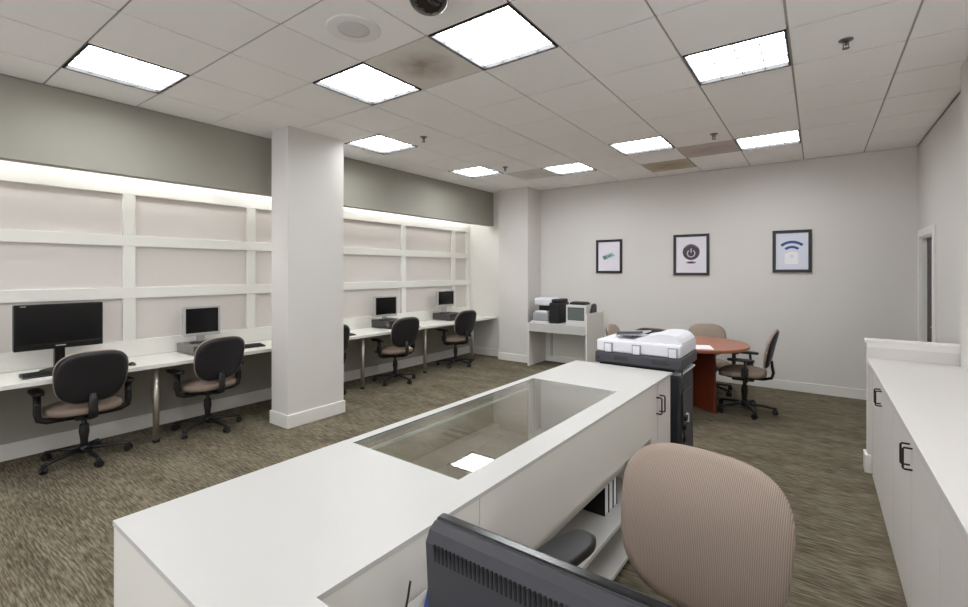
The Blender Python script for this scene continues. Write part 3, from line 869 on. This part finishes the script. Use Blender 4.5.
m = MB(); m.box(CX0 + 0.020, 0.04, CY0 + 0.002, CY0 + 0.020, 0, CT, M['lamwall']); m.build('end_panel', t)
m = MB(); m.box(CX1 - 0.02, 0.04, 0.538, 0.556, 0.0, CT, M['lamwall']); m.build('ledge_panel', t)
m = MB(); m.box(CX0 + 0.020, CX1 - 0.04, CY1 - 0.03, CY1 - 0.012, 0, CT, M['lamwall']); m.build('end_panel', t)
# staff side apron and cabinets
SXF = CX1 - 0.002
SXD = CX1 - 0.010
m = MB(); m.box(SXF - 0.018, SXF, 0.557, 1.118, 0.0, CT, M['lamwall']); m.box(SXF - 0.018, SXF, 1.122, 2.79, 0.585, CT, M['lamwall']); m.build('staff_panel', t)
m = MB()
m.box(CX0 + 0.03, GX1 + 0.03, GY0 - 0.04, GY1 + 0.04, 0.46, 0.48, M['lam']); m.build('display_deck', t)
m = MB(); m.box(GX1 + 0.012, GX1 + 0.03, GY0 - 0.04, GY1 + 0.04, 0.48, CT, M['lamwall']); m.build('display_back', t)
for y in (GY0 - 0.02, GY1 + 0.002):
    m = MB(); m.box(CX0 + 0.024, GX1 + 0.010, y, y + 0.018, 0.481, CT, M['lamwall']); m.build('display_end', t)
for z in (0.30, 0.075):
    m = MB(); m.box(CX0 + 0.32, SXF + 0.0, 1.2, 2.79, z - 0.022, z, M['lam'], 0.002); m.build('shelf', t)
m = MB(); m.box(CX0 + 0.3, CX0 + 0.32, 1.2, 2.79, 0.0, 0.46, M['lamwall']); m.build('shelf_back', t)
m = MB(); m.box(CX0 + 0.32, SXF, 2.79, 2.81, 0.0, CT, M['lamwall']); m.build('divider_panel', t)
m = MB(); m.box(SXF - 0.06, SXF - 0.02, 2.81, CY1 - 0.03, 0.0, 0.09, M['lamwall']); m.build('kick_board', t)
for k, (a, b, hy) in enumerate(((2.813, 2.953, 2.925), (2.961, CY1 - 0.013, 2.99))):
    m = MB(); m.box(SXD - 0.018, SXD, a, b, 0.09, CT - 0.012, M['cab'], 0.0015); dr = m.build('door', t)
    m = MB(); m.tube([(SXD, hy, 0.70), (SXD + 0.03, hy, 0.70), (SXD + 0.034, hy, 0.705), (SXD + 0.034, hy, 0.795), (SXD + 0.03, hy, 0.80), (SXD, hy, 0.80)], 0.0045, M['bronze'], 8); m.build('handle', dr)
# glass case
m = MB(); m.box(GX0 + 0.0122, GX1 - 0.0032, GY0 + 0.0062, GY1 - 0.0032, CZ - 0.009, CZ - 0.001, M['glass'])
m.build('glass_top', t)
m = MB(); m.box(GX0 + 0.012, GX0 + 0.018, GY0 + 0.003, GY1 - 0.003, 0.481, CZ - 0.0095, M['glass']); m.build('glass_front', t)
m = MB()
m.box(GX0 + 0.0101, GX1, GY0, GY0 + 0.006, CT, CZ, M['gedge']); m.box(GX0 + 0.0101, GX1, GY1 - 0.003, GY1, CT, CZ, M['gedge'])
m.box(GX1 - 0.003, GX1, GY0 + 0.006, GY1 - 0.003, CT, CZ, M['gedge']); m.box(GX0 + 0.0101, GX0 + 0.0118, GY0 + 0.006, GY1 - 0.003, CZ - 0.012, CZ, M['gedge'])
m.box(GX0 + 0.019, GX0 + 0.031, GY0 + 0.006, GY1 - 0.006, CZ - 0.06, CZ - 0.05, M['gedge'])
m.build('glass_edge', t)
m = MB(); m.box(CX0, GX0 + 0.010, GY0, GY1, CZ - 0.03, CZ - 0.0005, M['lam'], 0.001); m.build('front_rail', t)

# lower work desk
t = thing('work_desk', 'low white work surface tucked behind the counter ledge under the monitor', 'desk', (-0.033, 0.001, 0), -0.02)
m = MB(); m.box(SXF + 0.002, 0.10, 0.559, 1.14, 0.708, 0.74, M['lam'], 0.002); m.build('desktop', t)
m = MB(); m.box(0.07, 0.09, 0.57, 1.1, 0, 0.708, M['lamwall']); m.build('side_panel', t)
m = MB(); m.box(-0.055, 0.055, -0.09, 0.09, 0, 0.02, M['navy'], 0.003); m.box(-0.05, 0.056, -0.085, 0.085, 0.005, 0.015, M['paper']); o = m.build('blue_book', None, (-0.727, 0.845, 0.74)); o.rotation_euler = (0, 0, 0.6); tag(o, 'blue covered book lying on the low desk beside the monitor', 'book')
m = MB(); m.tube([(-0.79, 0.76, 0.744), (-0.805, 0.79, 0.765), (-0.812, 0.805, 0.785), (-0.817, 0.815, 0.802), (-0.819, 0.82, 0.812)], 0.003, M['black'], 8); o = m.build('cable'); tag(o, 'short black cable standing up beside the counter panel and blue book', 'cable')

# books on the counter shelf
GBK = 'dark books on the shelf under the counter'
for k, (y, h, w_) in enumerate(((2.04, 0.21, 0.05), (2.10, 0.19, 0.06), (2.165, 0.2, 0.04))):
    pass
LB = ['thick dark book with pale page edge on the counter shelf, closest one', 'dark book in the middle of the row on the counter shelf', 'dark book at the far end of the row on the counter shelf']
for k, (y, h, w_) in enumerate(((2.30, 0.20, 0.055), (2.358, 0.21, 0.06), (2.42, 0.2, 0.05))):
    bt = thing('book', LB[k], 'book', (-0.99 - 0.035 + 0.02 * y, y + 0.02, 0.301), -0.02, GBK)
    m = MB(); m.box(-0.12, 0.08, 0, 0.003, 0, h, M['black']); m.box(-0.12, 0.08, w_ - 0.003, w_, 0, h, M['black']); m.box(-0.123, -0.12, 0, w_, 0, h, M['black']); m.build('cover', bt)
    m = MB(); m.box(-0.12, 0.076, 0.0032, w_ - 0.0032, 0.004, h - 0.004, M['paper']); m.build('pages', bt)

# monitor with its back to the camera
t = thing('monitor', 'large dark monitor seen from behind with a row of vent slots', 'monitor', (-0.29, 0.677, 0.74), 0.0)
mw, mh, zb = 0.60, 0.335, 0.03
R = Matrix.Translation((0, 0, zb)) @ Matrix.Rotation(math.radians(6), 4, 'X')
m = MB()
# cross section in (y,z), y- is the back toward the camera
sec = [(0.030, 0.0), (0.030, mh), (0.014, mh + 0.002), (-0.002, mh - 0.006), (-0.014, mh - 0.024), (-0.020, mh * 0.5), (-0.016, 0.02), (-0.004, 0.0)]
m.prism(sec, -mw / 2, mw / 2, M['monback'], R @ Matrix(((0, 0, 1, 0), (1, 0, 0, 0), (0, 1, 0, 0), (0, 0, 0, 1))))
m.build('back_shell', t)
m = MB()
m.box(-mw / 2 - 0.003, mw / 2 + 0.003, 0.018, 0.042, -0.003, mh + 0.005, M['gloss'], 0.006, R); m.build('bezel', t)
m = MB(); m.box(-mw / 2 + 0.02, mw / 2 - 0.02, 0.042, 0.0425, 0.04, mh - 0.018, M['screen'], 0, R); m.build('screen', t)
m = MB()
for k in range(62):
    x = -mw / 2 + 0.022 + k * (mw - 0.044) / 61
    ang = -math.atan2(0.006, mh * 0.5 - 0.024)
    Rv = R @ Matrix.Translation((x, -0.0149, mh - 0.038)) @ Matrix.Rotation(-ang, 4, 'X')
    m.box(-0.0022, 0.0022, -0.0012, 0.003, -0.016, 0.016, M['vent'], 0, Rv)
m.build('vent_slots', t)
m = MB(); m.box(-0.05, 0.05, -0.06, -0.03, 0.01, 0.2, M['monback'], 0.006); m.build('neck', t)
m = MB(); m.box(-0.13, 0.13, -0.085, 0.10, 0.0, 0.014, M['gloss'], 0.006); m.build('stand_base', t)

# ------------------------------------------------------------------ copier
KX0, KX1, KY0, KY1 = -1.375, -0.755, 3.34, 3.86
t = thing('copier', 'floor standing copier with white document feeder and dark body behind the counter', 'copier', (0, 0, 0))
m = MB(); m.box(KX0 + 0.05, KX1 - 0.02, KY0 + 0.03, KY1 - 0.04, 0.05, 0.85, M['copdark'], 0.012)
m.box(KX1 - 0.02, KX1 - 0.012, KY0 + 0.07, KY1 - 0.09, 0.12, 0.72, M['copgrey'], 0.003)
for z in (0.46, 0.52, 0.38): m.box(KX1 - 0.014, KX1 + 0.004, KY0 + 0.1 + 0.3 * (z - .38), KY0 + 0.15 + 0.3 * (z - .38), z, z + 0.035, M['black'], 0.004)
m.box(KX1 - 0.014, KX1 + 0.006, KY0 + 0.2, KY0 + 0.22, 0.5, 0.56, M['pale'], 0.003)
m.build('body', t)
for (a, b) in ((KX0 + 0.1, KY0 + 0.08), (KX1 - 0.08, KY0 + 0.08), (KX0 + 0.1, KY1 - 0.1), (KX1 - 0.08, KY1 - 0.1)):
    m = MB(); m.cyl((a, b, 0.0255), 0.0253, 0.03, M['black'], 16, axis='X'); m.cyl((a, b, 0.045), 0.01, 0.03, M['black'], 8); m.build('caster', t)
m = MB(); m.box(KX0 + 0.1, KX1 - 0.01, KY0 + 0.06, KY1 - 0.02, 0.85, 0.868, M['copwhite'], 0.006); m.box(KX0 + 0.15, KX1 - 0.10, KY0 + 0.1, KY1 - 0.08, 0.868, 0.88, M['copdark']); m.build('output_tray', t)
m = MB(); m.box(KX0, KX1, KY0, KY1, 0.895, 0.979, M['copgrey'], 0.012)
m.box(KX0 + 0.03, KX1 - 0.05, KY0 + 0.02, KY1 - 0.02, 0.88, 0.896, M['black'], 0.004)
for q in (KX0 + 0.15, KX0 + 0.42): m.box(q, q + 0.1, KY0 - 0.001, KY0 + 0.01, 0.925, 0.955, M['pcdark'], 0.002)
for q in (KX0 + 0.03, KX1 - 0.09): m.cyl((q, KY0 - 0.001, 0.935), 0.008, 0.006, M['black'], 12, axis='Y')
m.build('scanner_deck', t)
m = MB()
m.box(KX0 + 0.01, KX1 - 0.005, KY0 + 0.01, KY1 - 0.01, 0.98, 1.068, M['copwhite'], 0.014, seg=3)
m.build('lid', t)
m = MB()
prof = [(KX0 + 0.28, 1.06), (KX0 + 0.29, 1.085), (KX0 + 0.36, 1.10), (KX0 + 0.42, 1.124), (KX0 + 0.46, 1.13), (KX0 + 0.53, 1.13), (KX0 + 0.57, 1.122), (KX0 + 0.595, 1.105), (KX1 - 0.008, 1.08), (KX1 - 0.006, 1.055)]
m.prism([(x, z) for x, z in prof], -(KY1 - 0.05), -(KY0 + 0.06), M['copwhite'], Matrix(((1, 0, 0, 0), (0, 0, -1, 0), (0, 1, 0, 0), (0, 0, 0, 1))))
m.build('document_feeder', t)
m = MB(); m.box(-0.10, 0.10, -0.12, 0.14, 0, 0.012, M['coptray'], 0.004, Matrix.Translation((KX0 + 0.21, KY0 + 0.26, 1.095)) @ Matrix.Rotation(math.radians(-5), 4, 'Y'))
m.box(-0.09, 0.09, -0.12, -0.05, 0.012, 0.026, M['copgrey'], 0.003, Matrix.Translation((KX0 + 0.21, KY0 + 0.26, 1.095)) @ Matrix.Rotation(math.radians(-5), 4, 'Y'))
m.box(-0.08, 0.0, -0.02, 0.02, -0.028, 0.002, M['coptray'], 0, Matrix.Translation((KX0 + 0.21, KY0 + 0.26, 1.096)))
m.build('paper_input_tray', t)
for q in (KX0 + 0.075, KX0 + 0.285, KX1 - 0.085):
    m = MB(); m.box(q - 0.003, q + 0.06, KY0 - 0.002, KY0 + 0.012, 0.982, 1.05, M['coptray'], 0.003); m.box(q + 0.004, q + 0.053, KY0 - 0.006, KY0 + 0.0, 0.982, 1.042, M['copwhite'], 0.003); m.build('hinge', t)
m = MB(); m.tube([(KX1 + 0.0, KY0 + 0.02, 0.90), (KX1 + 0.004, KY0 + 0.015, 0.7), (KX1 + 0.003, KY0 + 0.03, 0.5), (KX1 + 0.01, KY0 + 0.08, 0.42)], 0.006, M['black'], 8); m.build('power_cord', t)

# ------------------------------------------------------------------ cabinets on the side wall
BX = 0.34
GB = 'white base cabinets along the side wall'
CBL = {1.0: 'white two-door base cabinet closest to the camera under the side worktop', 2.2: 'middle white two-door base cabinet under the side worktop, paired pulls showing', 3.4: 'white two-door base cabinet against the low end wall of the side worktop'}
for y0 in (1.0, 2.2, 3.4):
    t = thing('base_cabinet', CBL[y0], 'cabinet', (BX, y0, 0), group=GB)
    y1 = 1.2 if y0 < 3 else 1.31
    xb = 0.60 if y0 < 3 else 0.48
    m = MB(); m.box(0.02, xb, 0.001, y1 - 0.001, 0.09, 0.862, M['cab']); m.box(0.02, xb, 0.001, y1 - 0.001, 0.0, 0.09, M['cab']); m.build('body', t)
    for k in (0, 1):
        a, b = (0.003, 0.597) if k == 0 else (0.603, 1.197)
        m = MB(); m.box(0, 0.02, a, b, 0.015, 0.855, M['cab'], 0.0015); dr = m.build('door', t)
        hy = 0.565 if k == 0 else 0.635
        m = MB(); m.tube([(0, hy, 0.70), (-0.028, hy, 0.70), (-0.032, hy, 0.705), (-0.032, hy, 0.79), (-0.028, hy, 0.795), (0, hy, 0.795)], 0.0045, M['bronze'], 8); m.build('handle', dr)
t = thing('worktop', 'white worktop over the base cabinets along the side wall', 'worktop', (0, 0, 0))
m = MB(); m.box(0.315, 0.828, 0.2, 4.715, 0.865, 0.90, M['toplam'], 0.002); m.build('worktop_slab', t)
m = MB(); m.box(0.828, XR - 0.001, 0.2, 3.598, 0.865, 0.90, M['toplam']); m.build('worktop_return', t)
# low wall closing the end of the cabinets
m = MB(); m.box(0.318, XR, 4.72, 4.82, 0, 1.02, M['wall']); struct(m.build('wall_low'))
m = MB(); m.box(0.305, XR, 4.71, 4.83, 1.02, 1.045, M['trim'], 0.004); m.box(0.315, XR - 0.1, 4.714, 4.72, 0.985, 1.02, M['trim'], 0.002); m.box(0.312, 0.83, 4.716, 4.7205, 0.90, 0.985, M['toplam']); struct(m.build('trim_3'))
m = MB(); m.box(0.300, 0.345, 4.695, 4.84, 0, 0.14, M['trim'], 0.004); struct(m.build('baseboard_low_wall'))

# ------------------------------------------------------------------ camera, world, view
cam = bpy.data.cameras.new('camera')
cam.sensor_width = 36.0; cam.sensor_fit = 'HORIZONTAL'
cam.lens = 461.0 / 968 * 36.0
cam.shift_y = -(303.5 - 271.6) / 968
cam.clip_start = 0.02
co = bpy.data.objects.new('camera', cam); COL.objects.link(co)
co.location = (0, 0, H); co.rotation_euler = (PI / 2, 0, 0.6265)
SC.camera = co
wd = bpy.data.worlds.new('world'); SC.world = wd; wd.use_nodes = True
wd.node_tree.nodes['Background'].inputs[0].default_value = (0.94, 0.95, 1, 1)
wd.node_tree.nodes['Background'].inputs[1].default_value = 0.8
SC.view_settings.view_transform = 'Standard'
SC.view_settings.look = 'None'
SC.view_settings.gamma = 1.0
SC.view_settings.use_curve_mapping = False
SC.view_settings.exposure = 1.78
SC.cycles.use_denoising = True
SC.cycles.max_bounces = 12
SC.cycles.diffuse_bounces = 7
SC.cycles.caustics_reflective = True
